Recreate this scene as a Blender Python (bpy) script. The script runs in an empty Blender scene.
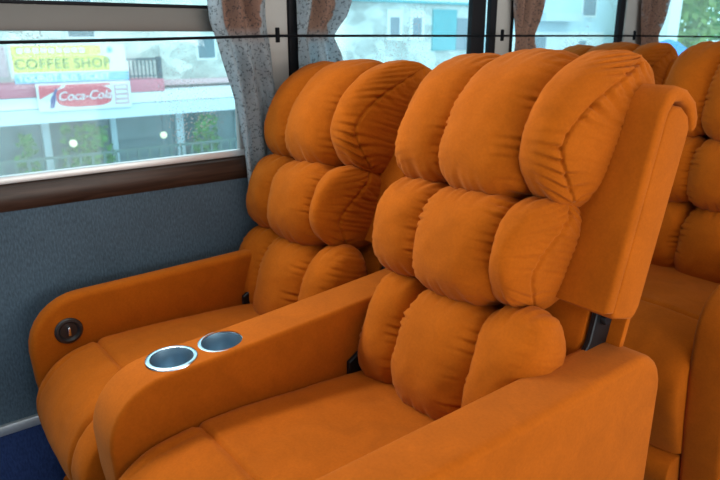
import bpy, bmesh, math, random
from mathutils import Vector, Matrix, noise
random.seed(7)
S = bpy.context.scene
COL = S.collection
R = math.radians

# ------------------------------------------------------------------ helpers
def link(o, parent=None):
    COL.objects.link(o)
    if parent is not None:
        o.parent = parent
    return o

def mesh_obj(name, me, mat, parent=None, loc=None, smooth=None):
    o = bpy.data.objects.new(name, me)
    if mat is not None:
        me.materials.clear()
        me.materials.append(mat)
    link(o, parent)
    if loc is not None:
        o.location = loc
    return o

def obj(name, bm, mat, parent=None, loc=None, sharp=38):
    bmesh.ops.recalc_face_normals(bm, faces=bm.faces[:])
    me = bpy.data.meshes.new(name)
    lim = R(sharp)
    for e in bm.edges:
        if len(e.link_faces) == 2:
            e.smooth = e.calc_face_angle(0.0) < lim
    for f in bm.faces:
        f.smooth = True
    bm.to_mesh(me)
    bm.free()
    return mesh_obj(name, me, mat, parent, loc)

def empty(name, loc, label, cat, group=None):
    o = bpy.data.objects.new(name, None)
    o.empty_display_size = 0.1
    o.location = loc
    link(o)
    return tag(o, label, cat, group)

def tag(o, label=None, cat=None, group=None, kind=None):
    if label: o['label'] = label
    if cat: o['category'] = cat
    if group: o['group'] = group
    if kind: o['kind'] = kind
    return o

def struct(o):
    o['kind'] = 'structure'
    return o

def kids(o):
    return [c for c in bpy.data.objects if c.parent == o]

def copy_tree(o, parent=None):
    c = o.copy()
    COL.objects.link(c)
    if parent is not None:
        c.parent = parent
    for k in kids(o):
        copy_tree(k, c)
    return c

def box(bm, x0, x1, y0, y1, z0, z1, bev=0.0, seg=2):
    r = bmesh.ops.create_cube(bm, size=1.0)
    vs = r['verts']
    for v in vs:
        v.co = Vector((x0 + (v.co.x + .5) * (x1 - x0), y0 + (v.co.y + .5) * (y1 - y0), z0 + (v.co.z + .5) * (z1 - z0)))
    if bev > 0:
        es = list({e for v in vs for e in v.link_edges})
        bmesh.ops.bevel(bm, geom=es, offset=bev, segments=seg, profile=.5, affect='EDGES')
    return bm

def boxm(*a, **k):
    bm = bmesh.new()
    return box(bm, *a, **k)

def prism(bm, prof, x0, x1, bev=0.0, seg=3, axis='x'):
    """extrude a (y,z) outline along x, with rounded long edges"""
    if axis == 'x':
        vs0 = [bm.verts.new((x0, p[0], p[1])) for p in prof]
        d = Vector((x1 - x0, 0, 0))
    elif axis == 'y':
        vs0 = [bm.verts.new((p[0], x0, p[1])) for p in prof]
        d = Vector((0, x1 - x0, 0))
    else:
        vs0 = [bm.verts.new((p[0], p[1], x0)) for p in prof]
        d = Vector((0, 0, x1 - x0))
    f = bm.faces.new(vs0)
    r = bmesh.ops.extrude_face_region(bm, geom=[f])
    top = [g for g in r['geom'] if isinstance(g, bmesh.types.BMVert)]
    bmesh.ops.translate(bm, vec=d, verts=top)
    bmesh.ops.recalc_face_normals(bm, faces=bm.faces[:])
    if bev > 0:
        s0 = set(vs0); s1 = set(top)
        es = [e for e in bm.edges if (e.verts[0] in s0 and e.verts[1] in s0) or (e.verts[0] in s1 and e.verts[1] in s1)]
        bmesh.ops.bevel(bm, geom=es, offset=bev, segments=seg, profile=.5, affect='EDGES', clamp_overlap=True)
    return bm

def tube(bm, pts, rad, n=8, cap=True):
    pts = [Vector(p) for p in pts]
    rings = []
    up = Vector((0, 0, 1))
    for i, p in enumerate(pts):
        t = (pts[min(i + 1, len(pts) - 1)] - pts[max(i - 1, 0)]).normalized()
        a = t.cross(up)
        if a.length < 1e-3: a = t.cross(Vector((1, 0, 0)))
        a.normalize(); b = t.cross(a).normalized()
        r = rad(i / (len(pts) - 1)) if callable(rad) else rad
        rings.append([bm.verts.new(p + (a * math.cos(2 * math.pi * k / n) + b * math.sin(2 * math.pi * k / n)) * r) for k in range(n)])
    for i in range(len(rings) - 1):
        for k in range(n):
            bm.faces.new((rings[i][k], rings[i][(k + 1) % n], rings[i + 1][(k + 1) % n], rings[i + 1][k]))
    if cap:
        bm.faces.new(rings[0][::-1]); bm.faces.new(rings[-1])
    return bm

def lathe(bm, prof, n=40, M=None):
    """(r, z) outline turned about z, then placed by M"""
    M = M or Matrix()
    rings = []
    for (r, z) in prof:
        if r < 1e-6:
            rings.append([bm.verts.new(M @ Vector((0, 0, z)))])
        else:
            rings.append([bm.verts.new(M @ Vector((r * math.cos(2 * math.pi * k / n), r * math.sin(2 * math.pi * k / n), z))) for k in range(n)])
    for a, b in zip(rings, rings[1:]):
        for k in range(n):
            q = [a[k % len(a)], a[(k + 1) % len(a)], b[(k + 1) % len(b)], b[k % len(b)]]
            u = []
            for v in q:
                if v not in u: u.append(v)
            if len(u) >= 3: bm.faces.new(u)
    return bm

def interp(tab, x):
    if x <= tab[0][0]: return tab[0][1]
    for (a, b), (c, d) in zip(tab, tab[1:]):
        if x <= c:
            return b + (d - b) * (x - a) / (c - a)
    return tab[-1][1]

def catmull(pts, n=6):
    P = [Vector((p[0], p[1], 0)) for p in pts]
    out = []
    for i in range(len(P) - 1):
        p0 = P[max(i - 1, 0)]; p1 = P[i]; p2 = P[i + 1]; p3 = P[min(i + 2, len(P) - 1)]
        for k in range(n):
            t = k / n
            q = .5 * ((2 * p1) + (p2 - p0) * t + (2 * p0 - 5 * p1 + 4 * p2 - p3) * t * t + (3 * p1 - p0 - 3 * p2 + p3) * t ** 3)
            out.append((q.x, q.y))
    out.append((P[-1].x, P[-1].y))
    return out

def text_mesh(txt, size, depth=0.004, shear=0.0, bold=0.0, spacing=1.0):
    cu = bpy.data.curves.new('lettering', 'FONT')
    cu.body = txt; cu.size = size; cu.extrude = depth; cu.shear = shear; cu.offset = bold
    cu.space_character = spacing
    cu.align_x = 'CENTER'; cu.align_y = 'CENTER'
    o = bpy.data.objects.new('lettering', cu)
    COL.objects.link(o)
    bpy.context.view_layer.update()
    dg = bpy.context.evaluated_depsgraph_get()
    me = bpy.data.meshes.new_from_object(o.evaluated_get(dg))
    bpy.data.objects.remove(o)
    bpy.data.curves.remove(cu)
    return me

# ------------------------------------------------------------------ materials
def newmat(name):
    m = bpy.data.materials.new(name)
    m.use_nodes = True
    nt = m.node_tree
    b = nt.nodes['Principled BSDF']
    return m, nt, b

def N(nt, t, **k):
    n = nt.nodes.new(t)
    for a, v in k.items():
        setattr(n, a, v)
    return n

def plain(name, col, rough=.6, metal=0.0, var=.12, scale=30, bump=0.0, coat=0.0, spec=.5):
    m, nt, b = newmat(name)
    tc = N(nt, 'ShaderNodeTexCoord')
    nz = N(nt, 'ShaderNodeTexNoise'); nz.inputs['Scale'].default_value = scale; nz.inputs['Detail'].default_value = 5
    nt.links.new(tc.outputs['Object'], nz.inputs['Vector'])
    mx = N(nt, 'ShaderNodeMix', data_type='RGBA')
    c = Vector(col)
    mx.inputs[6].default_value = (*(c * (1 - var)), 1)
    mx.inputs[7].default_value = (*(c * (1 + var)), 1)
    nt.links.new(nz.outputs['Fac'], mx.inputs[0])
    nt.links.new(mx.outputs[2], b.inputs['Base Color'])
    b.inputs['Roughness'].default_value = rough
    b.inputs['Metallic'].default_value = metal
    b.inputs['Specular IOR Level'].default_value = spec
    b.inputs['Coat Weight'].default_value = coat
    if bump > 0:
        bp = N(nt, 'ShaderNodeBump'); bp.inputs['Strength'].default_value = bump; bp.inputs['Distance'].default_value = .002
        nt.links.new(nz.outputs['Fac'], bp.inputs['Height'])
        nt.links.new(bp.outputs['Normal'], b.inputs['Normal'])
    return m

def velvet(name, col, bumpd=.0007):
    m, nt, b = newmat(name)
    tc = N(nt, 'ShaderNodeTexCoord')
    n1 = N(nt, 'ShaderNodeTexNoise'); n1.inputs['Scale'].default_value = 14; n1.inputs['Detail'].default_value = 6; n1.inputs['Roughness'].default_value = .62; n1.inputs['Distortion'].default_value = .8
    n2 = N(nt, 'ShaderNodeTexNoise'); n2.inputs['Scale'].default_value = 210; n2.inputs['Detail'].default_value = 3
    for n in (n1, n2):
        nt.links.new(tc.outputs['Object'], n.inputs['Vector'])
    rp = N(nt, 'ShaderNodeValToRGB')
    c = Vector(col)
    rp.color_ramp.elements[0].position = .3; rp.color_ramp.elements[0].color = (*(c * .88), 1)
    rp.color_ramp.elements[1].position = .72; rp.color_ramp.elements[1].color = (*(c * 1.1), 1)
    nt.links.new(n1.outputs['Fac'], rp.inputs['Fac'])
    mx = N(nt, 'ShaderNodeMix', data_type='RGBA', blend_type='MULTIPLY'); mx.inputs[0].default_value = .28
    r2 = N(nt, 'ShaderNodeMapRange'); r2.inputs[1].default_value = .3; r2.inputs[2].default_value = .7; r2.inputs[3].default_value = .7; r2.inputs[4].default_value = 1.2
    nt.links.new(n2.outputs['Fac'], r2.inputs[0])
    nt.links.new(rp.outputs['Color'], mx.inputs[6]); nt.links.new(r2.outputs[0], mx.inputs[7])
    nt.links.new(mx.outputs[2], b.inputs['Base Color'])
    b.inputs['Roughness'].default_value = .85
    b.inputs['Specular IOR Level'].default_value = .05
    b.inputs['Sheen Weight'].default_value = .1
    b.inputs['Sheen Roughness'].default_value = .5
    b.inputs['Sheen Tint'].default_value = (1.0, .66, .36, 1)
    ad = N(nt, 'ShaderNodeMath', operation='MULTIPLY_ADD'); ad.inputs[1].default_value = .25
    nt.links.new(n2.outputs['Fac'], ad.inputs[0]); nt.links.new(n1.outputs['Fac'], ad.inputs[2])
    bp = N(nt, 'ShaderNodeBump'); bp.inputs['Strength'].default_value = .5; bp.inputs['Distance'].default_value = bumpd
    nt.links.new(ad.outputs[0], bp.inputs['Height'])
    nt.links.new(bp.outputs['Normal'], b.inputs['Normal'])
    return m

ORANGE = (.36, .083, .0038)
M_velvet = velvet('orange_velvet', ORANGE)
M_black = plain('black_plastic', (.012, .013, .015), .35)
M_cord = plain('black_cord', (.006, .007, .009), .9, spec=.1)
M_metalblk = plain('black_steel', (.015, .018, .022), .4, .6)
M_chrome = plain('brushed_steel', (.55, .62, .68), .22, 1.0, .05, 60)
M_cupin = plain('cup_steel', (.36, .50, .60), .34, .9, .15, 25)
M_stitch = plain('dark_stitching', (.16, .04, .004), .9)

def fabric_panel(name, col, wave=500):
    m, nt, b = newmat(name)
    tc = N(nt, 'ShaderNodeTexCoord')
    n2 = N(nt, 'ShaderNodeTexNoise'); n2.inputs['Scale'].default_value = 260; n2.inputs['Detail'].default_value = 4
    n1 = N(nt, 'ShaderNodeTexNoise'); n1.inputs['Scale'].default_value = 5; n1.inputs['Detail'].default_value = 4
    mp = N(nt, 'ShaderNodeMapping'); mp.inputs['Scale'].default_value = (1, 1, .35)
    nt.links.new(tc.outputs['Object'], mp.inputs['Vector'])
    nt.links.new(mp.outputs[0], n2.inputs['Vector']); nt.links.new(tc.outputs['Object'], n1.inputs['Vector'])
    mxa = N(nt, 'ShaderNodeMath', operation='MULTIPLY_ADD'); mxa.inputs[1].default_value = .5
    nt.links.new(n1.outputs['Fac'], mxa.inputs[0]); nt.links.new(n2.outputs['Fac'], mxa.inputs[2])
    rp = N(nt, 'ShaderNodeValToRGB'); c = Vector(col)
    rp.color_ramp.elements[0].position = .45; rp.color_ramp.elements[0].color = (*(c * .65), 1)
    rp.color_ramp.elements[1].position = 1.0; rp.color_ramp.elements[1].color = (*(c * 1.4), 1)
    nt.links.new(mxa.outputs[0], rp.inputs['Fac']); nt.links.new(rp.outputs['Color'], b.inputs['Base Color'])
    b.inputs['Roughness'].default_value = .9; b.inputs['Specular IOR Level'].default_value = .2
    bp = N(nt, 'ShaderNodeBump'); bp.inputs['Strength'].default_value = .35; bp.inputs['Distance'].default_value = .001
    nt.links.new(n2.outputs['Fac'], bp.inputs['Height']); nt.links.new(bp.outputs['Normal'], b.inputs['Normal'])
    return m
M_wall = fabric_panel('blue_grey_wall_cloth', (.062, .100, .135))
M_carpet = fabric_panel('navy_carpet', (.018, .04, .13))
M_pillar = plain('beige_pillar_vinyl', (.36, .37, .36), .6, 0, .08, 12)
M_bar = plain('taupe_window_bar', (.125, .125, .118), .5, 0, .08, 12)
M_rubber = plain('black_window_rubber', (.006, .007, .010), .7, spec=.2)
M_alu = plain('pale_aluminium', (.62, .66, .68), .35, .4, .05, 20)
M_strip = plain('scuffed_alu_strip', (.40, .47, .52), .4, .5, .25, 30)
M_ceil = plain('cream_ceiling', (.55, .54, .52), .8)

def wood_sill():
    m, nt, b = newmat('brown_sill_laminate')
    tc = N(nt, 'ShaderNodeTexCoord'); mp = N(nt, 'ShaderNodeMapping'); mp.inputs['Scale'].default_value = (8, 1.2, 14)
    nz = N(nt, 'ShaderNodeTexNoise'); nz.inputs['Scale'].default_value = 5; nz.inputs['Detail'].default_value = 7; nz.inputs['Distortion'].default_value = .6
    rp = N(nt, 'ShaderNodeValToRGB')
    rp.color_ramp.elements[0].position = .3; rp.color_ramp.elements[0].color = (.02, .012, .009, 1)
    rp.color_ramp.elements[1].position = .75; rp.color_ramp.elements[1].color = (.062, .034, .024, 1)
    nt.links.new(tc.outputs['Object'], mp.inputs[0]); nt.links.new(mp.outputs[0], nz.inputs['Vector'])
    nt.links.new(nz.outputs['Fac'], rp.inputs['Fac']); nt.links.new(rp.outputs['Color'], b.inputs['Base Color'])
    b.inputs['Roughness'].default_value = .36; b.inputs['Specular IOR Level'].default_value = .3
    return m
M_sill = wood_sill()

def glass_mat():
    m = bpy.data.materials.new('tinted_window_glass'); m.use_nodes = True
    nt = m.node_tree; nt.nodes.clear()
    out = N(nt, 'ShaderNodeOutputMaterial')
    tr = N(nt, 'ShaderNodeBsdfTransparent'); tr.inputs['Color'].default_value = (.70, .88, .90, 1)
    gl = N(nt, 'ShaderNodeBsdfGlossy'); gl.inputs['Roughness'].default_value = .05
    df = N(nt, 'ShaderNodeBsdfDiffuse'); df.inputs['Color'].default_value = (.8, .85, .85, 1)
    tc = N(nt, 'ShaderNodeTexCoord')
    vo = N(nt, 'ShaderNodeTexVoronoi'); vo.inputs['Scale'].default_value = 120
    nz = N(nt, 'ShaderNodeTexNoise'); nz.inputs['Scale'].default_value = 3.2; nz.inputs['Detail'].default_value = 6
    nt.links.new(tc.outputs['Object'], vo.inputs['Vector']); nt.links.new(tc.outputs['Object'], nz.inputs['Vector'])
    # dried drops gather low on the pane
    sx = N(nt, 'ShaderNodeSeparateXYZ'); nt.links.new(tc.outputs['Object'], sx.inputs[0])
    low = N(nt, 'ShaderNodeMapRange'); low.inputs[1].default_value = 1.05; low.inputs[2].default_value = .9; low.inputs[3].default_value = 0; low.inputs[4].default_value = .3
    nt.links.new(sx.outputs['Z'], low.inputs[0])
    sp = N(nt, 'ShaderNodeMath', operation='LESS_THAN'); sp.inputs[1].default_value = .3
    nt.links.new(vo.outputs['Distance'], sp.inputs[0])
    nn = N(nt, 'ShaderNodeMapRange'); nn.inputs[1].default_value = .5; nn.inputs[2].default_value = .68
    nt.links.new(nz.outputs['Fac'], nn.inputs[0])
    a = N(nt, 'ShaderNodeMath', operation='MULTIPLY'); nt.links.new(sp.outputs[0], a.inputs[0]); nt.links.new(nn.outputs[0], a.inputs[1])
    d = N(nt, 'ShaderNodeMath', operation='MULTIPLY'); nt.links.new(a.outputs[0], d.inputs[0]); nt.links.new(low.outputs[0], d.inputs[1])
    m1 = N(nt, 'ShaderNodeMixShader'); m1.inputs[0].default_value = .05
    nt.links.new(tr.outputs[0], m1.inputs[1]); nt.links.new(gl.outputs[0], m1.inputs[2]); m1.inputs[0].default_value = .02
    m2 = N(nt, 'ShaderNodeMixShader')
    nt.links.new(d.outputs[0], m2.inputs[0]); nt.links.new(m1.outputs[0], m2.inputs[1]); nt.links.new(df.outputs[0], m2.inputs[2])
    tl = N(nt, 'ShaderNodeBsdfTranslucent'); tl.inputs['Color'].default_value = (.85, .95, 1, 1)
    m3 = N(nt, 'ShaderNodeMixShader'); m3.inputs[0].default_value = .06
    nt.links.new(m2.outputs[0], m3.inputs[1]); nt.links.new(tl.outputs[0], m3.inputs[2])
    nt.links.new(m3.outputs[0], out.inputs[0])
    return m
M_glass = glass_mat()

def curtain_mat():
    m, nt, b = newmat('printed_curtain_cloth')
    uv = N(nt, 'ShaderNodeUVMap'); sx = N(nt, 'ShaderNodeSeparateXYZ')
    nt.links.new(uv.outputs[0], sx.inputs[0])
    tc = N(nt, 'ShaderNodeTexCoord')
    n0 = N(nt, 'ShaderNodeTexNoise'); n0.inputs['Scale'].default_value = 22; n0.inputs['Detail'].default_value = 6
    nt.links.new(tc.outputs['Object'], n0.inputs['Vector'])
    # warm printed stripe of the cloth
    ad = N(nt, 'ShaderNodeMath', operation='MULTIPLY_ADD'); ad.inputs[1].default_value = .35
    nt.links.new(n0.outputs['Fac'], ad.inputs[0]); nt.links.new(sx.outputs['X'], ad.inputs[2])
    st = N(nt, 'ShaderNodeValToRGB')
    e = st.color_ramp.elements
    e[0].position = .36; e[0].color = (0, 0, 0, 1); e[1].position = .46; e[1].color = (1, 1, 1, 1)
    x = e.new(.98); x.color = (1, 1, 1, 1); x = e.new(1.06); x.color = (0, 0, 0, 1)
    nt.links.new(ad.outputs[0], st.inputs['Fac'])
    vz = N(nt, 'ShaderNodeMapRange'); vz.inputs[1].default_value = .46; vz.inputs[2].default_value = .54
    nt.links.new(sx.outputs['Y'], vz.inputs[0])
    mu = N(nt, 'ShaderNodeMath', operation='MULTIPLY'); nt.links.new(st.outputs['Color'], mu.inputs[0]); nt.links.new(vz.outputs[0], mu.inputs[1])
    c1 = N(nt, 'ShaderNodeMix', data_type='RGBA'); c1.inputs[6].default_value = (.44, .52, .57, 1); c1.inputs[7].default_value = (.36, .225, .175, 1)
    nt.links.new(mu.outputs[0], c1.inputs[0])
    n2 = N(nt, 'ShaderNodeTexNoise'); n2.inputs['Scale'].default_value = 120; n2.inputs['Detail'].default_value = 5; n2.inputs['Roughness'].default_value = .7
    nt.links.new(tc.outputs['Object'], n2.inputs['Vector'])
    sp = N(nt, 'ShaderNodeMapRange'); sp.inputs[1].default_value = .53; sp.inputs[2].default_value = .61; sp.inputs[4].default_value = .75
    nt.links.new(n2.outputs['Fac'], sp.inputs[0])
    c2 = N(nt, 'ShaderNodeMix', data_type='RGBA'); c2.inputs[7].default_value = (.05, .06, .075, 1)
    nt.links.new(c1.outputs[2], c2.inputs[6]); nt.links.new(sp.outputs[0], c2.inputs[0])
    nt.links.new(c2.outputs[2], b.inputs['Base Color'])
    b.inputs['Roughness'].default_value = .85; b.inputs['Specular IOR Level'].default_value = .2
    return m
M_curtain = curtain_mat()

def stone_mat(name, col, scale=2.2):
    m, nt, b = newmat(name)
    tc = N(nt, 'ShaderNodeTexCoord'); mp = N(nt, 'ShaderNodeMapping'); mp.inputs['Scale'].default_value = (1, 1, 1.9)
    vo = N(nt, 'ShaderNodeTexVoronoi'); vo.inputs['Scale'].default_value = scale
    nz = N(nt, 'ShaderNodeTexNoise'); nz.inputs['Scale'].default_value = scale * 1.2; nz.inputs['Detail'].default_value = 6
    nt.links.new(tc.outputs['Object'], mp.inputs[0]); nt.links.new(mp.outputs[0], vo.inputs['Vector']); nt.links.new(mp.outputs[0], nz.inputs['Vector'])
    hs = N(nt, 'ShaderNodeSeparateColor'); nt.links.new(vo.outputs['Color'], hs.inputs[0])
    mm = N(nt, 'ShaderNodeMath', operation='MULTIPLY_ADD'); mm.inputs[1].default_value = .5
    nt.links.new(hs.outputs[0], mm.inputs[0]); nt.links.new(nz.outputs['Fac'], mm.inputs[2])
    rp = N(nt, 'ShaderNodeValToRGB'); c = Vector(col)
    rp.color_ramp.elements[0].position = .4; rp.color_ramp.elements[0].color = (*(c * .62), 1)
    rp.color_ramp.elements[1].position = .95; rp.color_ramp.elements[1].color = (*(c * 1.15), 1)
    nt.links.new(mm.outputs[0], rp.inputs['Fac']); nt.links.new(rp.outputs['Color'], b.inputs['Base Color'])
    b.inputs['Roughness'].default_value = .9
    return m
M_stone = stone_mat('cream_stone', (.70, .69, .63))
M_stone2 = stone_mat('pale_rubble_stone', (.68, .70, .68), 1.7)
M_paleblue = plain('pale_blue_render', (.56, .70, .78), .9, 0, .1, 1.5)
M_white = plain('white_paint', (.82, .83, .83), .6, 0, .05, 4)
M_awning = plain('pale_awning', (.62, .70, .76), .7, 0, .06, 3)
M_pink = plain('pink_fascia', (.72, .20, .26), .7, 0, .08, 2)
M_palepink = plain('pale_pink_trim', (.70, .42, .44), .7)
M_dkglass = plain('dark_shop_glass', (.10, .19, .21), .15, 0, .3, 1.2)
M_dkwin = plain('dark_window_glass', (.10, .17, .21), .2, 0, .2, 2)
M_iron = plain('dark_iron', (.06, .08, .10), .6)
M_teal = plain('teal_shutter', (.10, .42, .48), .6, 0, .15, 3)
M_greywin = plain('grey_window', (.22, .27, .33), .4)
M_yellow = plain('sign_yellow', (.80, .66, .07), .6, 0, .08, 4)
M_yelgreen = plain('letter_yellow_green', (.13, .22, .005), .6, 0, .08, 4)
M_signorange = plain('sign_orange', (.85, .50, .12), .6)
M_signblue = plain('sign_blue', (.15, .42, .70), .6, 0, .08, 4)
M_red = plain('sign_red', (.78, .10, .13), .6, 0, .06, 4)
M_bottle = plain('sign_bottle_violet', (.12, .10, .28), .5)
M_fence = plain('grey_green_fence', (.10, .17, .15), .7)
M_street = plain('grey_street', (.24, .25, .26), .9, 0, .15, 1)
M_leaf = plain('green_leaves', (.12, .36, .06), .6, 0, .5, 3)
M_leafpale = plain('pale_green_leaves', (.26, .38, .10), .6, 0, .5, 2)
M_bark = plain('brown_bark', (.12, .08, .05), .9)
M_blue = plain('blue_canvas', (.03, .25, .72), .7, 0, .1, 4)
def lamp_mat():
    m, nt, b = newmat('warm_globe')
    b.inputs['Base Color'].default_value = (.9, .8, .55, 1)
    b.inputs['Emission Color'].default_value = (1, .85, .5, 1); b.inputs['Emission Strength'].default_value = 1.2
    return m
M_lamp = lamp_mat()

# ------------------------------------------------------------------ camera
F_PX = 650.0
cam = bpy.data.cameras.new('camera')
cam.sensor_width = 36.0; cam.sensor_fit = 'HORIZONTAL'
cam.lens = F_PX / 720 * 36
camo = bpy.data.objects.new('camera', cam); link(camo)
camo.location = (0, 0, 1.2)
PITCH, HEAD = 17.424, 51.937
camo.rotation_euler = (R(90 - PITCH), 0, R(HEAD))
cam.clip_start = .05; cam.clip_end = 200
cam.dof.use_dof = True
cam.dof.focus_distance = 1.32
cam.dof.aperture_fstop = 6.3
S.camera = camo

# ------------------------------------------------------------------ recliner seats
TH = 15.5
PIV = Vector((0, .926, .46))

def sgn(x, p): return math.copysign(abs(x) ** p, x)

def ridge(x):
    """irregular fold profile: broad crests, narrow creases"""
    return 1.0 - 2.0 * abs(math.sin(x * .5)) ** .7 if False else math.sin(x) * .6 + .4 * math.sin(2 * x + .7)

def cushion_mesh(cx, ct, cn, w, h, d, kind, seed, row, n=54):
    """puffed pillow in backrest space: x across, z up along the back, -y forward.
    kind: -1 / 0 / +1 = left, centre, right column (outer ones carry a gusset seam)"""
    bm = bmesh.new()
    bmesh.ops.create_cube(bm, size=2.0)
    bmesh.ops.subdivide_edges(bm, edges=bm.edges[:], cuts=n, use_grid_fill=True)
    p, q = 2.9, (2.05 if kind else 2.2)
    rnd = random.Random(seed)
    ph = [rnd.uniform(0, 6.28) for _ in range(6)]
    off = Vector((rnd.uniform(0, 50), rnd.uniform(0, 50), rnd.uniform(0, 50)))
    for v in bm.verts:
        c = Vector((math.tan(v.co.x * .72) / math.tan(.72), math.tan(v.co.y * .72) / math.tan(.72), math.tan(v.co.z * .72) / math.tan(.72)))
        c.normalize()
        x, y, z = c
        r = ((abs(x) ** p + abs(z) ** p) ** (q / p) + abs(y) ** q) ** (-1 / q)
        v.co = Vector((x * r, y * r, z * r))
    bm.normal_update()
    for v in bm.verts:
        ux, uy, uz = v.co
        X, Y, Z = ux * w, uy * d, uz * h
        nn = Vector((v.normal.x / w, v.normal.y / d, v.normal.z / h)).normalized()
        P = Vector((X, Y, Z))
        disp = .004 * noise.noise(P * 14 + off) + .0012 * noise.noise(P * 38 + off)
        wob = noise.noise(Vector((Z * 10, seed, 0)) + off)
        # pleats gathered along the column seams, running inwards from the seam
        if uy < .75:
            ew = max(0.0, min(1.0, (abs(ux) - .34) / .5)); ew = ew ** 1.6
            if kind and ux * kind > 0: ew *= .25
            amp = .0058 * max(0.0, .30 + 1.5 * noise.noise(Vector((Z * 26, seed * 1.7, 2 * ux)) + off))
            disp += ew * amp * ridge((Z + .25 * abs(X) * uz) / .021 * 2 * math.pi + 5 * wob + ph[0])
            # short scallops right in the seam
            es = max(0.0, min(1.0, (abs(ux) - .80) / .17))
            disp += es * .0016 * math.sin(Z / .0125 * 2 * math.pi + 3 * wob + ph[3])
            ez = max(0.0, min(1.0, (abs(uz) - .62) / .34))
            disp += ez * .0030 * ridge((X - .4 * X * abs(uz)) / .030 * 2 * math.pi + 3.5 * noise.noise(Vector((X * 14, 7, seed))) + ph[1])
        # gusset seam with radiating pleats on the outer flank
        if kind != 0:
            s_ = kind
            ang = math.atan2(-uy, ux * s_ - .60 * uz * uz)               # 0 = straight out sideways, 90 deg = straight forward
            e_ = uz + .42
            k0 = (R(16) if row == 2 else R(-2)) + R(38 if row == 2 else 32) * max(0, 1 - (math.sqrt(e_ * e_ + .006) / 1.3) ** (1.15 if e_ > 0 else 1.0))
            dist = (ang - k0) * (w * .5 + d * .5) * max(.35, math.sqrt(max(0, 1 - uz * uz)))
            if abs(ang) < R(125):
                disp -= .0075 * math.exp(-(dist / .0033) ** 2)
                far = .046 if dist > 0 else .034
                f = math.exp(-(abs(dist) / far) ** 1.3)
                amp = ((.0115 if row == 2 else .0048) if kind > 0 else .002) * max(0.0, .50 + 1.1 * noise.noise(Vector((Z * 20, 3.3, seed + (9 if dist > 0 else 0))) + off))
                fan = Z + abs(dist) * (.75 * uz + .25)
                disp += amp * f * ridge(fan / .026 * 2 * math.pi + 4.5 * wob + ph[2] + (1.3 if dist > 0 else 0))
        P = P + nn * disp
        if kind > 0 and P.x > 0:                          # the flank tucks in towards its foot
            P.x -= (.022 if row == 1 else .012) * (.5 - .5 * uz) * (P.x / w)
        t = ct + P.z; nn_ = cn - P.y
        if row == 2:                                      # head cushions roll back over the top
            k = (t - .43) / .28
            nn_ -= .022 * k + .048 * max(0, k) ** 2
        elif row == 0:                                    # lumbar row swells forward at its foot
            nn_ += .004 * (.24 - t) / .25
        t += .055 * (cx + P.x)
        v.co = Vector((cx + P.x, -nn_, t))
    bm.normal_update()
    me = bpy.data.meshes.new('back_cushion')
    for f in bm.faces: f.smooth = True
    bm.to_mesh(me); bm.free()
    return me

ROWS = [(-.020, .247, .0), (.232, .449, .0), (.434, .732, .0)]   # t0, t1
def make_backrest(root, hw, recline, drop, lims):
    # shell slab with its side gusset
    prof = [(.004, .284), (.004, .640), (.02, .660), (.05, .664), (.08, .655), (.097, .635), (.094, .30), (.088, .284), (.078, .274), (.016, .274)]
    bm = bmesh.new()
    prism(bm, prof, -hw, hw, .008, 3)
    b = obj('backrest', bm, M_velvet, root)
    b.location = PIV - Vector((.028 if drop > .02 else 0, 0, drop))
    b.rotation_euler = (R(-recline), 0, 0)
    # padded cover that rolls over the top
    out = [(-.022, .284), (-.022, .640), (-.012, .672), (.012, .692), (.050, .694), (.088, .683), (.112, .660), (.117, .640), (.108, .628), (.098, .634)]
    inn = [(.088, .650), (.070, .664), (.040, .670), (.016, .664), (.004, .640), (.004, .284)]
    bm = bmesh.new()
    prism(bm, out + inn, -hw - .003, hw + .003, .009, 3)
    obj('back_cover', bm, M_velvet, b)
    # narrow lower core down to the seat
    obj('lower_back', boxm(-hw * .80, hw * .80, .015, .074, -.02, .30, bev=.012), M_velvet, b)
    obj('rear_panel', boxm(-hw + .008, hw - .008, .076, .092, -.10, .31, bev=.004), M_velvet, b)
    i = 0
    for r_, (t0, t1, ex) in enumerate(ROWS):
        for s_ in (-1, 0, 1):
            i += 1
            if s_ == 0:
                cx, w, n0, n1 = 0, .118, .0, .205
            else:
                cx, w, n0, n1 = (((.132, .0695) if r_ == 2 else (.1265, .0525)) + (-.060, .187)) if s_ > 0 else ((-.166, .094, .012, .187) if drop < .02 else (-.160, .090, .012, .187))
            if r_ == 2:
                n0 -= .03; n1 += .012
            kd = s_
            if r_ == 0:
                n0 -= .012; n1 -= .020; kd = 0
                if s_ > 0: cx, w, n0 = (lims[1] - .054, .079, .0) if lims[0] < -.2 else (lims[1] - .062, .066, .0)
                if s_ < 0: cx, w = (-.161, .070) if lims[0] < -.2 else (-.166, .098)
            hh = (t1 - t0) / 2 + (.006 if s_ == 0 else 0)
            me = cushion_mesh(cx, (t0 + t1) / 2 + (0, .009, .007)[s_], (n0 + n1) / 2, w, hh, (n1 - n0) / 2, kd, i * 13 + int(hw * 1000), r_)
            mesh_obj('back_cushion', me, M_velvet, b)
    return b

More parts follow.
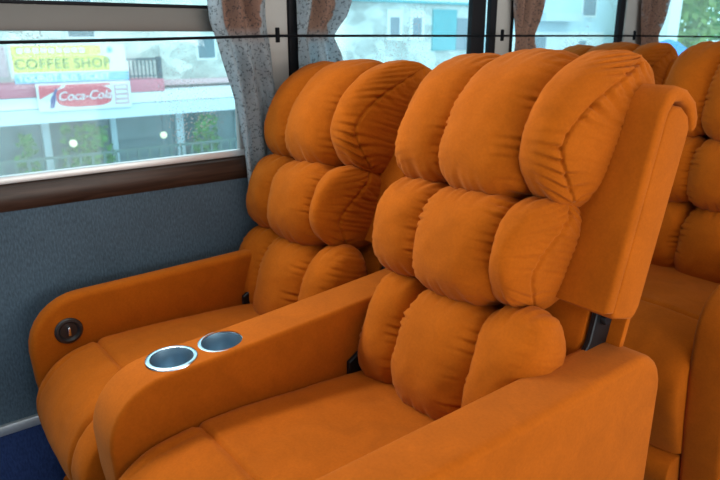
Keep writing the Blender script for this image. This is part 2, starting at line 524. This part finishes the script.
SEATP = catmull([(.955, .462), (.90, .474), (.80, .486), (.66, .498), (.53, .504), (.455, .505), (.42, .504), (.37, .500), (.32, .490), (.275, .466), (.242, .428),
                 (.225, .38), (.230, .33), (.252, .27), (.272, .215), (.288, .178)], 7)
def make_seat_cushion(root, xl, xr, inset, ys):
    nx = 60
    bm = bmesh.new()
    # arc lengths and normals
    P = SEATP; grid = []
    for j, (y, z) in enumerate(P):
        a = P[max(j - 1, 0)]; c = P[min(j + 1, len(P) - 1)]
        ty, tz = c[0] - a[0], c[1] - a[1]
        L = math.hypot(ty, tz) or 1
        ny, nz = tz / L, -ty / L            # outward (up / forward)
        row = []
        for i in range(nx + 1):
            # crowd samples near seams
            u = i / nx
            x = xl + u * (xr - xl)
            e = min(x - xl, xr - x)
            d = 0.0
            d -= .011 * math.exp(-e / .010)                                   # rounds down at the arms
            d += .006 * math.sin(math.pi * u) 
            seam = math.exp(-((y - ys) / .006) ** 2) if z > .47 else 0
            d -= .009 * seam
            if y < ys or z < .46:                                            # front panel between two upright seams
                k = min(1, max(0, (ys - y) / .03)) if z > .47 else 1
                for xs, dp in ((xl + .040, .0035), (xr - inset, .009)):
                    d -= dp * k * math.exp(-((x - xs) / .006) ** 2)
                    d += .0022 * k * math.exp(-abs(x - xs) / .02) * noise.noise(Vector((j * .45, xs, x * 20)))
            d += .003 * noise.noise(Vector((x * 9, y * 9, z * 9))) + .0012 * noise.noise(Vector((x * 30, y * 22, z * 22)))
            row.append(bm.verts.new((x, y + ny * d, z + nz * d)))
        grid.append(row)
    for a, b in zip(grid, grid[1:]):
        for i in range(nx):
            bm.faces.new((a[i], a[i + 1], b[i + 1], b[i]))
    # close underneath
    for side in (0, nx):
        col = [g[side] for g in grid]
        v0 = bm.verts.new((col[0].co.x, .90, .20))
        bm.faces.new(col + [v0])
    c0 = grid[0]; c1 = grid[-1]
    bm.verts.ensure_lookup_table()
    bvs = bm.verts[-2:]
    bm.faces.new([bvs[0]] + c0 + [bvs[1]])
    bm.faces.new([bvs[0]] + c1 + [bvs[1]])
    o = obj('seat_cushion', bm, M_velvet, root, sharp=60)
    # leg rest folded below the cushion front
    prof = catmull([(.288, .172), (.262, .160), (.252, .135), (.256, .105), (.27, .075)], 5) + [(.40, .075), (.40, .172)]
    bm = bmesh.new(); prism(bm, prof, xl + .004, xr - .004, .008, 2)
    obj('leg_rest', bm, M_velvet, root)
    return o

def arm_profile(front, rear, tops, rf, rr, zb=.06):
    """tops: z at rear, z at front"""
    zr, zf = tops
    pts = [(front + .060, zb), (front + .022, .28), (front + .004, .42)]
    for k in range(9):
        a = R(180 - k * 11.25)
        pts.append((front + rf + rf * math.cos(a), zf - rf + rf * math.sin(a)))
    for k in range(1, 8):
        t = k / 8
        y = front + rf + t * (rear - rr - front - rf)
        pts.append((y, zf + (zr - zf) * (t ** 1.2) ))
    for k in range(7):
        a = R(90 - k * 15)
        pts.append((rear - rr + rr * math.cos(a), zr - rr + rr * math.sin(a)))
    pts += [(rear, .40), (rear + .004, zb)]
    return pts

def make_arm(root, x0, x1, front, rear, tops, rf, rr, bev=.011):
    bm = bmesh.new()
    prism(bm, arm_profile(front, rear, tops, rf, rr), x0, x1, bev, 4)
    # shallow seam groove a little inside each edge would sit here: the bevel reads as the piped edge
    return obj('armrest', bm, M_velvet, root, sharp=32)

def add_cups(arm, spots, xc, zf):
    cut = bmesh.new()
    for (y, z, tilt) in spots:
        M = Matrix.Translation((xc, y, z)) @ Matrix.Rotation(tilt, 4, 'X')
        lathe(cut, [(0, -.075), (.041, -.075), (.041, .03), (0, .03)], 48, M)
    bmesh.ops.recalc_face_normals(cut, faces=cut.faces[:])
    me = bpy.data.meshes.new('cutter'); cut.to_mesh(me); cut.free()
    co = bpy.data.objects.new('cutter', me); COL.objects.link(co)
    co.parent = arm.parent
    md = arm.modifiers.new('holes', 'BOOLEAN'); md.object = co; md.operation = 'DIFFERENCE'; md.solver = 'EXACT'
    bpy.context.view_layer.update()
    dg = bpy.context.evaluated_depsgraph_get()
    new = bpy.data.meshes.new_from_object(arm.evaluated_get(dg))
    arm.modifiers.clear()
    arm.data = new
    bpy.data.objects.remove(co)
    for (y, z, tilt) in spots:
        M = Matrix.Translation((xc, y, z)) @ Matrix.Rotation(tilt, 4, 'X')
        bm = bmesh.new()
        lathe(bm, [(.0395, -.002), (.0405, .0035), (.0440, .0045), (.0485, .003), (.0495, .0005), (.0475, -.0015), (.0410, -.0015), (.0395, -.002)], 56, M)
        h = obj('cup_holder', bm, M_chrome, arm)
        h['label'] = 'pale polished rim ring'
        bm = bmesh.new()
        lathe(bm, [(.0398, .001), (.039, -.004), (.0375, -.03), (.036, -.062), (.030, -.067), (0, -.067), (0, -.070), (.033, -.070), (.0385, -.062), (.0402, -.002), (.0398, .001)], 56, M)
        obj('cup_liner', bm, M_cupin, arm)['label'] = 'blue-grey steel cup liner'

def make_bracket(root, x, s):
    bm = bmesh.new()
    prism(bm, [(.775, .40), (1.04, .40), (1.065, .60), (1.075, .74), (1.06, .76), (1.025, .745), (1.005, .66), (.91, .545), (.83, .545), (.775, .512)], x - .006, x + .006, .002, 1)
    b = obj('hinge_bracket', bm, M_metalblk, root)
    b['label'] = 'black steel recline hinge plate'
    for (y, z) in ((1.04, .70), (.90, .50)):
        bm = bmesh.new()
        M = Matrix.Translation((x, y, z)) @ Matrix.Rotation(R(90), 4, 'Y')
        lathe(bm, [(0, .016), (.010, .016), (.012, .013), (.012, -.013), (.010, -.016), (0, -.016)], 16, M)
        obj('pivot_bolt', bm, M_metalblk, b)
    return b

def make_base(root, xl, xr):
    obj('base', boxm(xl + .01, xr - .01, .40, .97, 0.0, .20, bev=.01), M_black, root)

def make_seat(name, cx, dy, xl, xr, hw, recline, drop, label):
    root = empty(name, (cx, dy, 0), label, 'seat', 'orange recliners of the coach')
    make_base(root, xl - cx, xr - cx)
    make_seat_cushion(root, xl - cx + .001, xr - cx - .001, .074 if xr < -1 else -2, .378 if xr < -1 else .418)
    make_backrest(root, hw, recline, drop, (xl - cx, xr - cx))
    return root

# window-side recliner: slim arm against the wall
WX, AX = -1.365, -.815
LBL_W = 'orange velvet recliner beside the window wall with a slim wall-side armrest, front row'
LBL_A = 'orange velvet recliner nearest the viewer with two round cup holders in its armrest'
seat_w = make_seat('recliner_seat', WX, 0, -1.53, -1.15, .238, TH + 1, .035, LBL_W)
arm = make_arm(seat_w, -1.574 - WX, -1.528 - WX, .236, 1.00, (.634, .621), .125, .06, .016)
# round recline switch on the inner face
bm = bmesh.new()
M = Matrix.Translation((-1.528 - WX, .322, .536)) @ Matrix.Rotation(R(90), 4, 'Y')
lathe(bm, [(0, -.004), (.031, -.004), (.032, .003), (.029, .007), (.024, .0075), (.021, .004), (.019, .002), (0, .002)], 48, M)
sw = obj('recline_switch', bm, M_black, arm); sw['label'] = 'round black recline switch'
bm = bmesh.new()
box(bm, -1.526 - WX, -1.516 - WX, .318, .325, .526, .547, .002)
obj('toggle', bm, M_chrome, sw)
make_bracket(seat_w, -1.518 - WX, -1)
make_bracket(seat_w, -1.175 - WX, 1)

seat_a = make_seat('recliner_seat', AX, 0, -1.04, -.612, .2575, TH, .004, LBL_A)
arm_m = make_arm(seat_a, -1.148 - AX, -1.041 - AX, .258, 1.10, (.663, .613), .115, .06, .009)
add_cups(arm_m, [(.404, .6138, R(1.5)), (.509, .6158, R(2.0))], -1.0975 - AX, .62)
arm_r = make_arm(seat_a, -.616 - AX, -.512 - AX, .258, 1.130, (.647, .641), .115, .085, .016)
make_bracket(seat_a, -1.033 - AX, -1)
make_bracket(seat_a, -.600 - AX, 1)

# the row behind
PITCHROW = 1.22
s2w = copy_tree(seat_w); s2w.location.y = PITCHROW
s2w['label'] = 'orange velvet recliner in the row behind, at the window, only its top cushions showing'
s2a = copy_tree(seat_a); s2a.location.y = PITCHROW
s2a['label'] = 'orange velvet recliner in the row behind, cut off by the right edge of the photo'
for k in kids(s2w):
    if k.name.startswith('backrest'):
        k.location.z += .036
for k in kids(s2a):
    if k.name.startswith('backrest'):
        k.rotation_euler = (R(-4.0), 0, 0)
        k.location.y -= .025

# ------------------------------------------------------------------ bus shell
WXP = -1.65
def st(name, bm, mat, parent=None, sharp=38):
    return struct(obj(name, bm, mat, parent, sharp=sharp))
Y0, Y1 = -2.2, 5.2
# lower lining and kick panel
st('wall_left', boxm(WXP - .09, WXP, Y0, Y1, .28, .83), M_wall)
kick = bmesh.new(); prism(kick, [(WXP - .09, 0), (WXP + .035, 0), (WXP + .006, .252), (WXP - .09, .252)], Y0, Y1, axis='y')
st('trim_1', kick, M_carpet)
tr = boxm(WXP - .09, WXP + .010, Y0, Y1, .2525, .2795, bev=.003)
for i in range(12):
    yy = -1.9 + i * .6 + .145
    M = Matrix.Translation((WXP + .010, yy, .268)) @ Matrix.Rotation(R(90), 4, 'Y')
    lathe(tr, [(.006, -.002), (.006, .001), (.004, .002), (0, .0015)], 14, M)
st('trim_2', tr, M_strip)
# brown sill rail with a rounded nose
sill = bmesh.new()
prism(sill, [(WXP - .09, .812), (WXP + .002, .812), (WXP + .008, .822), (WXP + .009, .850), (WXP + .005, .868), (WXP - .006, .874), (WXP - .09, .874)], Y0, Y1, axis='y')
st('trim_3', sill, M_sill)
# upper wall above the windows and ceiling
st('wall_left_upper', boxm(WXP - .09, WXP, Y0, Y1, 1.62, 2.0), M_pillar)
st('ceiling', boxm(WXP - .09, 1.0, Y0, Y1, 2.0, 2.05), M_ceil)
st('floor', boxm(WXP - .09, 1.0, Y0, Y1, -.05, 0), M_carpet)
st('wall_right', boxm(.95, 1.0, Y0, Y1, 0, .90), M_wall)
st('wall_right_upper', boxm(.95, 1.0, Y0, Y1, 1.2, 2.0), M_pillar)
st('wall_front', boxm(WXP - .09, 1.0, Y0 - .05, Y0, 0, 1.05), M_wall)
st('wall_front_upper', boxm(WXP - .09, 1.0, Y0 - .05, Y0, 1.35, 2.0), M_pillar)
st('wall_rear', boxm(WXP - .09, 1.0, Y1, Y1 + .05, 0, 2.0), M_wall)
# aluminium lip along the bottom of the glass
st('trim_4', boxm(WXP - .022, WXP - .004, Y0, Y1, .8745, .893, bev=.003), M_alu)
# pillars
pillar_spans = [(.862, 1.035), (1.918, 2.004), (2.775, 2.96), (-.95, -.80), (3.75, 3.9)]
for i, (a, b) in enumerate(pillar_spans):
    st('trim_%d' % (5 + i), boxm(WXP - .022, WXP - .002, a, b, .894, 1.62, bev=.006), M_pillar)
# windows: glass panes with their rubber surrounds
panes = [(-.80, .862, ()), (1.035, 1.918, ((1.0355, 1.088), (1.786, 1.858), (1.884, 1.9175))),
         (2.004, 2.775, ((2.005, 2.014), (2.717, 2.757))), (2.96, 3.75, ((2.961, 2.975),)), (-2.15, -.95, ())]
for i, (a, b, rub) in enumerate(panes):
    w = struct(bpy.data.objects.new('window_%d' % (i + 1), None)); link(w); w.location = (WXP, a, .89)
    inv = Matrix.Translation((-WXP, -a, -.89))
    def put(name, bm, mat):
        bm.transform(inv); return obj(name, bm, mat, w)
    if i in (0, 4):
        put('window_bar', boxm(WXP - .030, WXP - .004, a + .001, b - .013, 1.211, 1.268, bev=.004), M_bar)
        put('bar_edge', boxm(WXP - .03, WXP - .006, a + .001, b - .013, 1.2685, 1.276, bev=.002), M_rubber)
    for (r0, r1) in rub:
        put('window_rubber', boxm(WXP - .018, WXP + .004, r0, r1, .895, 1.618, bev=.004), M_rubber)
    g = put('window_pane', boxm(WXP - .016, WXP - .013, a + .002, b - .002, .894, 1.619), M_glass)

# ------------------------------------------------------------------ curtains and their cord
def curtain(left, right, label, folds, x0=-1.618, ztop=1.60, stripe=(1.0, 0.0, 0.0)):
    """left/right: edge tables (z, y) from top to bottom"""
    L = sorted([(z, y) for (y, z) in left]); Rr = sorted([(z, y) for (y, z) in right])
    zb = max(min(L[0][0], Rr[0][0]), min(L[0][0], Rr[0][0]))
    nz, ns = 70, 60
    bm = bmesh.new(); uvl = bm.loops.layers.uv.new('UVMap')
    grid = []
    for j in range(nz + 1):
        v = j / nz
        row = []
        for i in range(ns + 1):
            u = i / ns
            zlo = L[0][0] * (1 - u) + Rr[0][0] * u
            if u < .25: zlo = L[0][0]
            z = zlo + (ztop - zlo) * v
            yl, yr = interp(L, z), interp(Rr, z)
            pinch = math.exp(-((z - 1.2) / .045) ** 2)
            amp = (.016 + .005 * (z > 1.2)) * (1 - .62 * pinch)
            ww = noise.noise(Vector((u * 2.1, z * 3.0, x0 + folds)))
            xb = x0 - .010 * max(0, min(1, (yl + (yr - yl) * u - .85) / .06)) * (1 if z < 1.1 and yl < .95 else 0)
            x = xb + amp * (.6 if xb < x0 - .005 else 1) * math.sin(u * folds * 2 * math.pi + 1.5 * ww + .8 * (z - 1.2)) + .006 * noise.noise(Vector((u * 6, z * 8, folds)))
            y = yl + (yr - yl) * u + .004 * noise.noise(Vector((u * 5, z * 10, 3)))
            row.append((bm.verts.new((x, y, z)), u, .5 + (z - 1.2) / .6))
        grid.append(row)
    for a, b in zip(grid, grid[1:]):
        for i in range(ns):
            q = (a[i], a[i + 1], b[i + 1], b[i])
            f = bm.faces.new([t[0] for t in q])
            for lp, t in zip(f.loops, q):
                lp[uvl].uv = (t[1] * stripe[0] + stripe[1], t[2] + stripe[2])
    r = bmesh.ops.solidify(bm, geom=bm.faces[:], thickness=.0025)
    o = obj('curtain', bm, M_curtain, sharp=70)
    tag(o, label, 'curtain', 'printed curtains tied by the cord')
    return o
curtain([(.765, 1.60), (.774, 1.286), (.779, 1.238), (.797, 1.188), (.820, 1.108), (.842, 1.017), (.854, .917), (.860, .802), (.866, .785)],
        [(.955, 1.60), (.950, 1.29), (.950, 1.205), (.962, 1.148), (.972, 1.058), (.975, .948), (.968, .87)],
        'printed curtain with a long grey tail below the cord, left of the first window pillar', 2.6)
curtain([(1.055, 1.60), (1.05, 1.294), (1.046, 1.2), (1.051, 1.108), (1.06, .80)], [(1.235, 1.6), (1.223, 1.30), (1.208, 1.258), (1.164, 1.2), (1.189, 1.147), (1.196, 1.104), (1.19, .80)],
        'printed curtain pinched by the cord just behind the headrest of the window seat', 2.2)
curtain([(1.975, 1.6), (1.982, 1.321), (1.995, 1.2), (2.0, 1.15), (2.0, .80)], [(2.15, 1.6), (2.130, 1.326), (2.095, 1.2), (2.105, 1.15), (2.11, .80)],
        'printed curtain rising behind the top of the nearest recliner', 2.2, stripe=(.55, .27, .16))
curtain([(2.84, 1.6), (2.85, 1.347), (2.862, 1.2), (2.88, 1.14), (2.88, .80)], [(3.06, 1.6), (3.04, 1.354), (2.995, 1.2), (3.01, 1.139), (3.01, .80)],
        'printed curtain farthest right, beside the trees seen through the window', 2.2, stripe=(.55, .27, .16))
bm = bmesh.new()
XC = -1.590
tube(bm, [(XC, -1.0, 1.17), (XC, .286, 1.187), (XC, .587, 1.192), (XC, .966, 1.2005), (XC, 1.9, 1.2005), (XC, 2.77, 1.2005), (XC, 3.6, 1.196), (XC, 4.4, 1.19)], .0036, 8)
cord = tag(obj('tie_cord', bm, M_cord), 'thin black cord stretched along the windows holding the curtains', 'cord')
for y in (.961, 1.884, 2.752):
    bm = bmesh.new()
    box(bm, XC - .061, XC + .005, y - .002, y + .002, 1.197, 1.204, .0008)
    box(bm, XC - .004, XC + .006, y - .005, y + .005, 1.183, 1.222, .002)
    obj('cord_clip', bm, M_cord, cord)

# ------------------------------------------------------------------ street outside
st('ground', boxm(-60, -1.80, -30, 70, -3.3, -3.2), M_street)

def part(root, name, bm, mat):
    bm.transform(Matrix.Translation(-root.location))
    return obj(name, bm, mat, root)

def lettering(root, txt, size, x, y, z, mat, **k):
    me = text_mesh(txt, size, **k)
    me.transform(Matrix.Translation((x, y, z)) @ Matrix(((0, 0, 1, 0), (1, 0, 0, 0), (0, 1, 0, 0), (0, 0, 0, 1))))
    me.transform(Matrix.Translation(-root.location))
    return mesh_obj('lettering', me, mat, root)

# cafe building (local facade at X=-12)
cafe = empty('building', (-12.2, 2, -3.2), 'cream stone building across the street with a pink band and pale awning', 'building')
part(cafe, 'wall', boxm(-12.5, -12.0, -3, 9.0, .27, 5.0), M_stone)
part(cafe, 'shop_front', boxm(-12.5, -12.05, -3, 9.0, -3.2, .27), M_dkglass)
part(cafe, 'balcony', boxm(-12.0, -11.42, -3, 4.55, .275, .484, bev=.01), M_pink)
part(cafe, 'ledge', boxm(-12.0, -11.75, 4.56, 9.0, .34, .43, bev=.01), M_palepink)
bm = bmesh.new(); prism(bm, [(-12.0, .30), (-11.40, .265), (-11.38, .10), (-11.40, .09), (-12.0, .10)], -3, 9.0, axis='y'); part(cafe, 'fascia', bm, M_white)
bm = bmesh.new(); prism(bm, [(-12.0, .085), (-11.38, .085), (-11.33, -.13), (-12.0, -.10)], -3, 9.0, axis='y'); part(cafe, 'awning', bm, M_awning)
for (a, b, c, d) in ((5.46, 5.87, .76, 1.22), (3.15, 3.65, 1.15, 1.95), (1.2, 1.6, 1.15, 1.95)):
    f = part(cafe, 'window', boxm(-12.02, -11.985, a, b, c, d), M_white)
    bm = boxm(-12.0, -11.975, a + .04, b - .04, c + .04, d - .04)
    bm.transform(Matrix.Translation(-cafe.location)); obj('pane', bm, M_dkwin, f)
for (y, w) in ((1.6, .10), (2.62, .12), (3.75, .10), (5.0, .14), (6.25, .10), (7.4, .14)):
    part(cafe, 'column', boxm(-12.05, -11.95, y - w / 2, y + w / 2, -3.2, .085), M_paleblue if w < .12 else M_awning)

# balcony railing
rail = empty('balcony_railing', (-11.46, 4.2, .484), 'dark iron balcony railing to the right of the yellow signboard', 'railing')
bm = boxm(-11.49, -11.45, 3.6, 4.55, .80, .84); part(rail, 'top_rail', bm, M_iron)
bm = boxm(-11.48, -11.46, 3.6, 4.55, .53, .55); part(rail, 'bottom_rail', bm, M_iron)
for k in range(14):
    y = 3.64 + k * .068
    part(rail, 'baluster', boxm(-11.478, -11.462, y - .009, y + .009, .4845, .80), M_iron)
part(rail, 'corner_post', boxm(-11.50, -11.44, 4.46, 4.54, .4845, .86), M_iron)

# yellow shop signboard
sx = -11.40
sign = empty('signboard', (sx, 3.0, .50), 'yellow signboard with green-yellow lettering and a blue strip below', 'sign')
part(sign, 'board', boxm(sx, sx + .02, 2.12, 3.90, .60, 1.075), M_white)
part(sign, 'upper_strip', boxm(sx + .02, sx + .026, 2.16, 3.45, .905, 1.06), M_yellow)
part(sign, 'name_field', boxm(sx + .02, sx + .024, 2.16, 3.62, .655, .90), M_yellow)
part(sign, 'blue_strip', boxm(sx, sx + .024, 2.16, 3.92, .49, .635), M_signblue)
part(sign, 'orange_patch', boxm(sx + .026, sx + .030, 3.32, 3.50, .92, 1.06), M_signorange)
bm = bmesh.new(); lathe(bm, [(0, 0), (.11, 0), (.11, .006), (0, .006)], 28, Matrix.Translation((sx + .03, 3.62, .98)) @ Matrix.Rotation(R(90), 4, 'Y')); part(sign, 'round_emblem', bm, M_white)
bm = bmesh.new(); lathe(bm, [(0, 0), (.05, 0), (.05, .006), (0, .006)], 24, Matrix.Translation((sx + .036, 3.64, .985)) @ Matrix.Rotation(R(90), 4, 'Y')); part(sign, 'emblem_mark', bm, M_signblue)
lettering(sign, 'COFFEE', .215, sx + .030, 2.58, .775, M_yelgreen, bold=.002, spacing=1.1)
lettering(sign, 'SHOP', .215, sx + .030, 3.34, .775, M_yelgreen, bold=.003, spacing=1.1)
for (wd, yy) in (('TOURIST', 2.50), ('BUS', 2.96), ('TICKET', 3.36)):
    lettering(sign, wd, .14, sx + .030, yy, .562, M_white, bold=.002, spacing=1.05)
# small illegible white line along the top, kept as blurred strokes
for k in range(9):
    y = 2.24 + k * .115
    part(sign, 'stroke', boxm(sx + .027, sx + .031, y, y + .08, .945 + .01 * (k % 2), 1.02), M_white)
# pink neighbour board at the left end
nb = tag(obj('signboard', boxm(sx, sx + .03, 1.35, 2.08, .60, 1.05, bev=.004), M_palepink), 'plain pink board cut by the left edge of the photo', 'sign')

# red soft drink signboard
rx = -11.352
cs = empty('signboard', (rx, 3.1, .05), 'red and white soft drink signboard hung on the pink band', 'sign')
part(cs, 'board', boxm(rx, rx + .02, 2.43, 3.91, .045, .478), M_white)
bm = bmesh.new(); prism(bm, [(2.46, .26), (2.46, .46), (2.78, .46), (2.66, .36)], rx + .02, rx + .024)
bm2 = bmesh.new()
def flat(root, name, pts, x0, x1, mat):
    bm = bmesh.new(); prism(bm, pts, x0, x1); return part(root, name, bm, mat)
bm.free(); bm2.free()
flat(cs, 'red_corner', [(2.46, .24), (2.46, .46), (2.84, .46), (2.70, .36)], rx + .0201, rx + .024, M_red)
ov = [(3.15 + .44 * sgn(math.cos(a), .6), .262 + .165 * sgn(math.sin(a), .6)) for a in [2 * math.pi * k / 40 for k in range(40)]]
flat(cs, 'red_oval', ov, rx + .0201, rx + .025, M_red)
flat(cs, 'red_band', [(2.86, .40), (2.86, .46), (3.58, .46), (3.58, .42)], rx + .0201, rx + .0235, M_red)
flat(cs, 'bottle', [(2.60, .10), (2.66, .10), (2.70, .22), (2.705, .30), (2.74, .39), (2.71, .40), (2.67, .32), (2.62, .24)], rx + .0241, rx + .028, M_bottle)
flat(cs, 'pattern_box', [(3.63, .10), (3.87, .10), (3.87, .43), (3.63, .43)], rx + .0201, rx + .023, M_palepink)
for k in range(4):
    flat(cs, 'stroke', [(3.66, .13 + k * .078), (3.84, .13 + k * .078), (3.84, .165 + k * .078), (3.66, .165 + k * .078)], rx + .0231, rx + .027, M_white)
lettering(cs, 'Coca-Cola', .20, rx + .031, 3.15, .27, M_white, shear=.3, bold=0, spacing=.98)

# planting and railings in front of the shop
def bush(label, y, z0, h, w, seed, mat=M_leaf, x=-11.78, n=420, leaf=.07, name='potted_shrub', cat='plant', group=None, d=.12):
    rnd = random.Random(seed)
    root = empty(name, (x, y, z0), label, cat, group)
    bm = bmesh.new()
    for k in range(n):
        a = rnd.uniform(0, 6.283); rr = math.sqrt(rnd.random()); t = rnd.random()
        env = (.55 + .45 * math.sin(math.pi * min(1, t * 1.05)))
        p = Vector((x + d * rr * env * math.cos(a), y + w / 2 * rr * env * math.sin(a), z0 + .12 * h + t * .88 * h))
        u = Vector((rnd.uniform(-1, 1), rnd.uniform(-1, 1), rnd.uniform(-.6, 1))).normalized()
        v = u.cross(Vector((rnd.uniform(-1, 1), rnd.uniform(-1, 1), rnd.uniform(-1, 1)))).normalized()
        s = leaf * rnd.uniform(.6, 1.3)
        q = [p - u * s, p + v * s * .45 + u * s * .1, p + u * s, p - v * s * .45 + u * s * .1]
        bm.faces.new([bm.verts.new(c) for c in q])
    bm.transform(Matrix.Translation(-root.location))
    me = bpy.data.meshes.new('foliage'); bm.to_mesh(me); bm.free()
    mesh_obj('foliage', me, mat, root)
    bm = bmesh.new(); tube(bm, [(0, 0, 0), (.02, .02, h * .35), (0, -.02, h * .7)], lambda t: .05 * h * (1 - .7 * t) * .5, 7)
    obj('stem', bm, M_bark, root)
    return root
bush('tall green shrub left of the first shop column under the awning', 2.25, -3.2, 2.85, .5, 3)
bush('wide green shrub behind the shop railing between two columns', 3.2, -3.2, 2.95, 1.3, 4, n=1200)
bush('dark green shrub right of the middle shop column', 5.45, -3.2, 2.95, .8, 5, n=800)
bush('small green shrub at the far end of the awning', 6.7, -3.2, 2.6, .7, 6)
sf = empty('fence', (-11.5, 4.5, -3.2), 'pale low railing standing before the shop front plants', 'fence')
part(sf, 'top_rail', boxm(-11.52, -11.48, 1.0, 8.0, -.74, -.70), M_fence)
part(sf, 'middle_rail', boxm(-11.515, -11.485, 1.0, 8.0, -1.04, -1.0), M_fence)
for k in range(36):
    part(sf, 'picket', boxm(-11.512, -11.488, 1.0 + k * .2 - .02, 1.0 + k * .2 + .02, -3.2, -.74), M_fence)
for (y, lab) in ((2.93, 'round glowing lamp under the awning below the red signboard'), (4.5, 'round glowing lamp under the awning left of the wide column'), (6.1, 'round glowing lamp under the awning beside the curtain tail')):
    lm = empty('globe_lamp', (-11.55, y, -.12), lab, 'lamp', 'globe lamps under the awning')
    bm = bmesh.new(); bmesh.ops.create_uvsphere(bm, u_segments=16, v_segments=10, radius=.062); bm.transform(Matrix.Translation((0, 0, -.40))); obj('globe', bm, M_lamp, lm)
    bm = bmesh.new(); tube(bm, [(0, 0, -.002), (0, 0, -.35)], .012, 8); obj('hanger', bm, M_iron, lm)

# stone house further along
hs = empty('building', (-14.2, 12.4, -3.2), 'pale rubble stone house with two narrow windows and a teal shutter', 'building')
part(hs, 'wall', boxm(-14.6, -14.0, 9.6, 15.3, -3.2, 2.05), M_stone2)
part(hs, 'cornice', boxm(-14.6, -13.85, 9.6, 15.4, 2.05, 2.12, bev=.01), M_teal)
part(hs, 'parapet', boxm(-14.6, -13.95, 9.6, 15.4, 2.12, 3.4), M_white)
for (a, b, c, d) in ((11.98, 12.30, 1.18, 1.68), (12.80, 13.12, 1.18, 1.68)):
    f = part(hs, 'window', boxm(-14.0, -13.97, a - .12, b + .12, c - .1, d + .2), M_white)
    bm = boxm(-13.97, -13.96, a, b, c, d); bm.transform(Matrix.Translation(-hs.location)); obj('pane', bm, M_greywin, f)
part(hs, 'shutter', boxm(-14.0, -13.95, 13.55, 14.5, .8, 1.92), M_teal)
part(hs, 'grey_window', boxm(-14.0, -13.96, 14.52, 15.1, .8, 1.7), M_greywin)
# pale blue block
pb = empty('building', (-16.2, 21, -3.2), 'pale blue building seen between the second and third curtains', 'building')
part(pb, 'wall', boxm(-16.6, -16.0, 15.6, 27.0, -3.2, 5.0), M_paleblue)
part(pb, 'ledge', boxm(-16.0, -15.4, 20.6, 22.9, 1.72, 2.02), M_awning)
part(pb, 'lower_wall', boxm(-16.0, -15.9, 19.2, 25.2, -3.2, 1.35), M_white)
for (a, b, c, d) in ((18.0, 18.9, 1.6, 2.7), (20.4, 21.4, .4, 1.25), (23.4, 24.0, .4, 1.1), (23.6, 24.6, 1.9, 2.8)):
    f = part(pb, 'window', boxm(-15.9, -15.86, a, b, c, d) if d < 1.4 else boxm(-16.0, -15.96, a, b, c, d), M_white)
    bm = boxm(-15.86, -15.85, a + .08, b - .08, c + .08, d - .08) if d < 1.4 else boxm(-15.96, -15.95, a + .08, b - .08, c + .08, d - .08)
    bm.transform(Matrix.Translation(-pb.location)); obj('pane', bm, M_greywin, f)
# white gate post, trees and blue canopy
part_root = tag(obj('gate_post', boxm(-12.2, -11.8, 22.5, 23.25, -3.2, 4.0, bev=.02), M_white), 'tall white post in front of the trees at far right', 'post')
bush('pale yellow-green tree just right of the white post', 27.0, -3.2, 7.5, 4.2, 21, M_leafpale, x=-14, n=1500, leaf=.28, name='tree', cat='tree', group='trees across the street', d=1.6)
bush('darker green tree at the far right edge of the windows', 31.5, -3.2, 7.5, 5.0, 22, M_leaf, x=-14.5, n=1600, leaf=.28, name='tree', cat='tree', group='trees across the street', d=1.8)
par = empty('parasol', (-10.0, 19.2, -3.2), 'blue canvas parasol low in the window at far right', 'parasol')
bm = bmesh.new(); lathe(bm, [(0, 4.32), (.25, 4.24), (.5, 4.06), (.72, 3.80), (.85, 3.5), (.83, 3.48), (.70, 3.76), (.48, 4.02), (.24, 4.20), (0, 4.28)], 24); obj('canopy', bm, M_blue, par)
bm = bmesh.new(); tube(bm, [(0, 0, 0), (0, 0, 4.27)], .03, 10); obj('pole', bm, M_white, par)

# ------------------------------------------------------------------ light
w = bpy.data.worlds.new('sky'); S.world = w; w.use_nodes = True
bg = w.node_tree.nodes['Background']
bg.inputs['Color'].default_value = (.80, .93, 1.0, 1); bg.inputs['Strength'].default_value = 2.9
def area(name, loc, rot, sx, sy, power, col):
    l = bpy.data.lights.new(name, 'AREA'); l.shape = 'RECTANGLE'; l.size = sx; l.size_y = sy; l.energy = power; l.color = col
    o = bpy.data.objects.new(name, l); o.location = loc; o.rotation_euler = rot; link(o); return o
# daylight through the windows of the other side and this one, plus added fills
area('daylight_right_windows', (.94, 2.0, 1.16), (0, R(90), 0), .5, 2.4, 26, (1, .93, .84))
area('low_right_fill', (.94, .55, .45), (0, R(90), 0), .75, 1.4, 19, (1, .93, .84))  # added low fill for the aisle-side arm and shell; no doorway exists here
area('daylight_front_left_window', (-1.64, -.23, 1.33), (0, R(-90), 0), .5, .86, 12, (1, .96, .9))
area('daylight_left_window', (-1.64, .36, 1.46), (0, R(-90), 0), .24, .6, 13.5, (1, .97, .92))

area('overhead_fill', (-.55, .55, 1.985), (0, 0, 0), .25, 2.4, 7, (1, .95, .88))  # added overhead fill to lift seat and arm tops; no actual fitting

vs = S.view_settings
vs.view_transform = 'Standard'; vs.look = 'None'; vs.exposure = 0.0; vs.gamma = 1.0; vs.use_curve_mapping = False
S.cycles.use_denoising = True
S.cycles.max_bounces = 8
S.cycles.transparent_max_bounces = 12
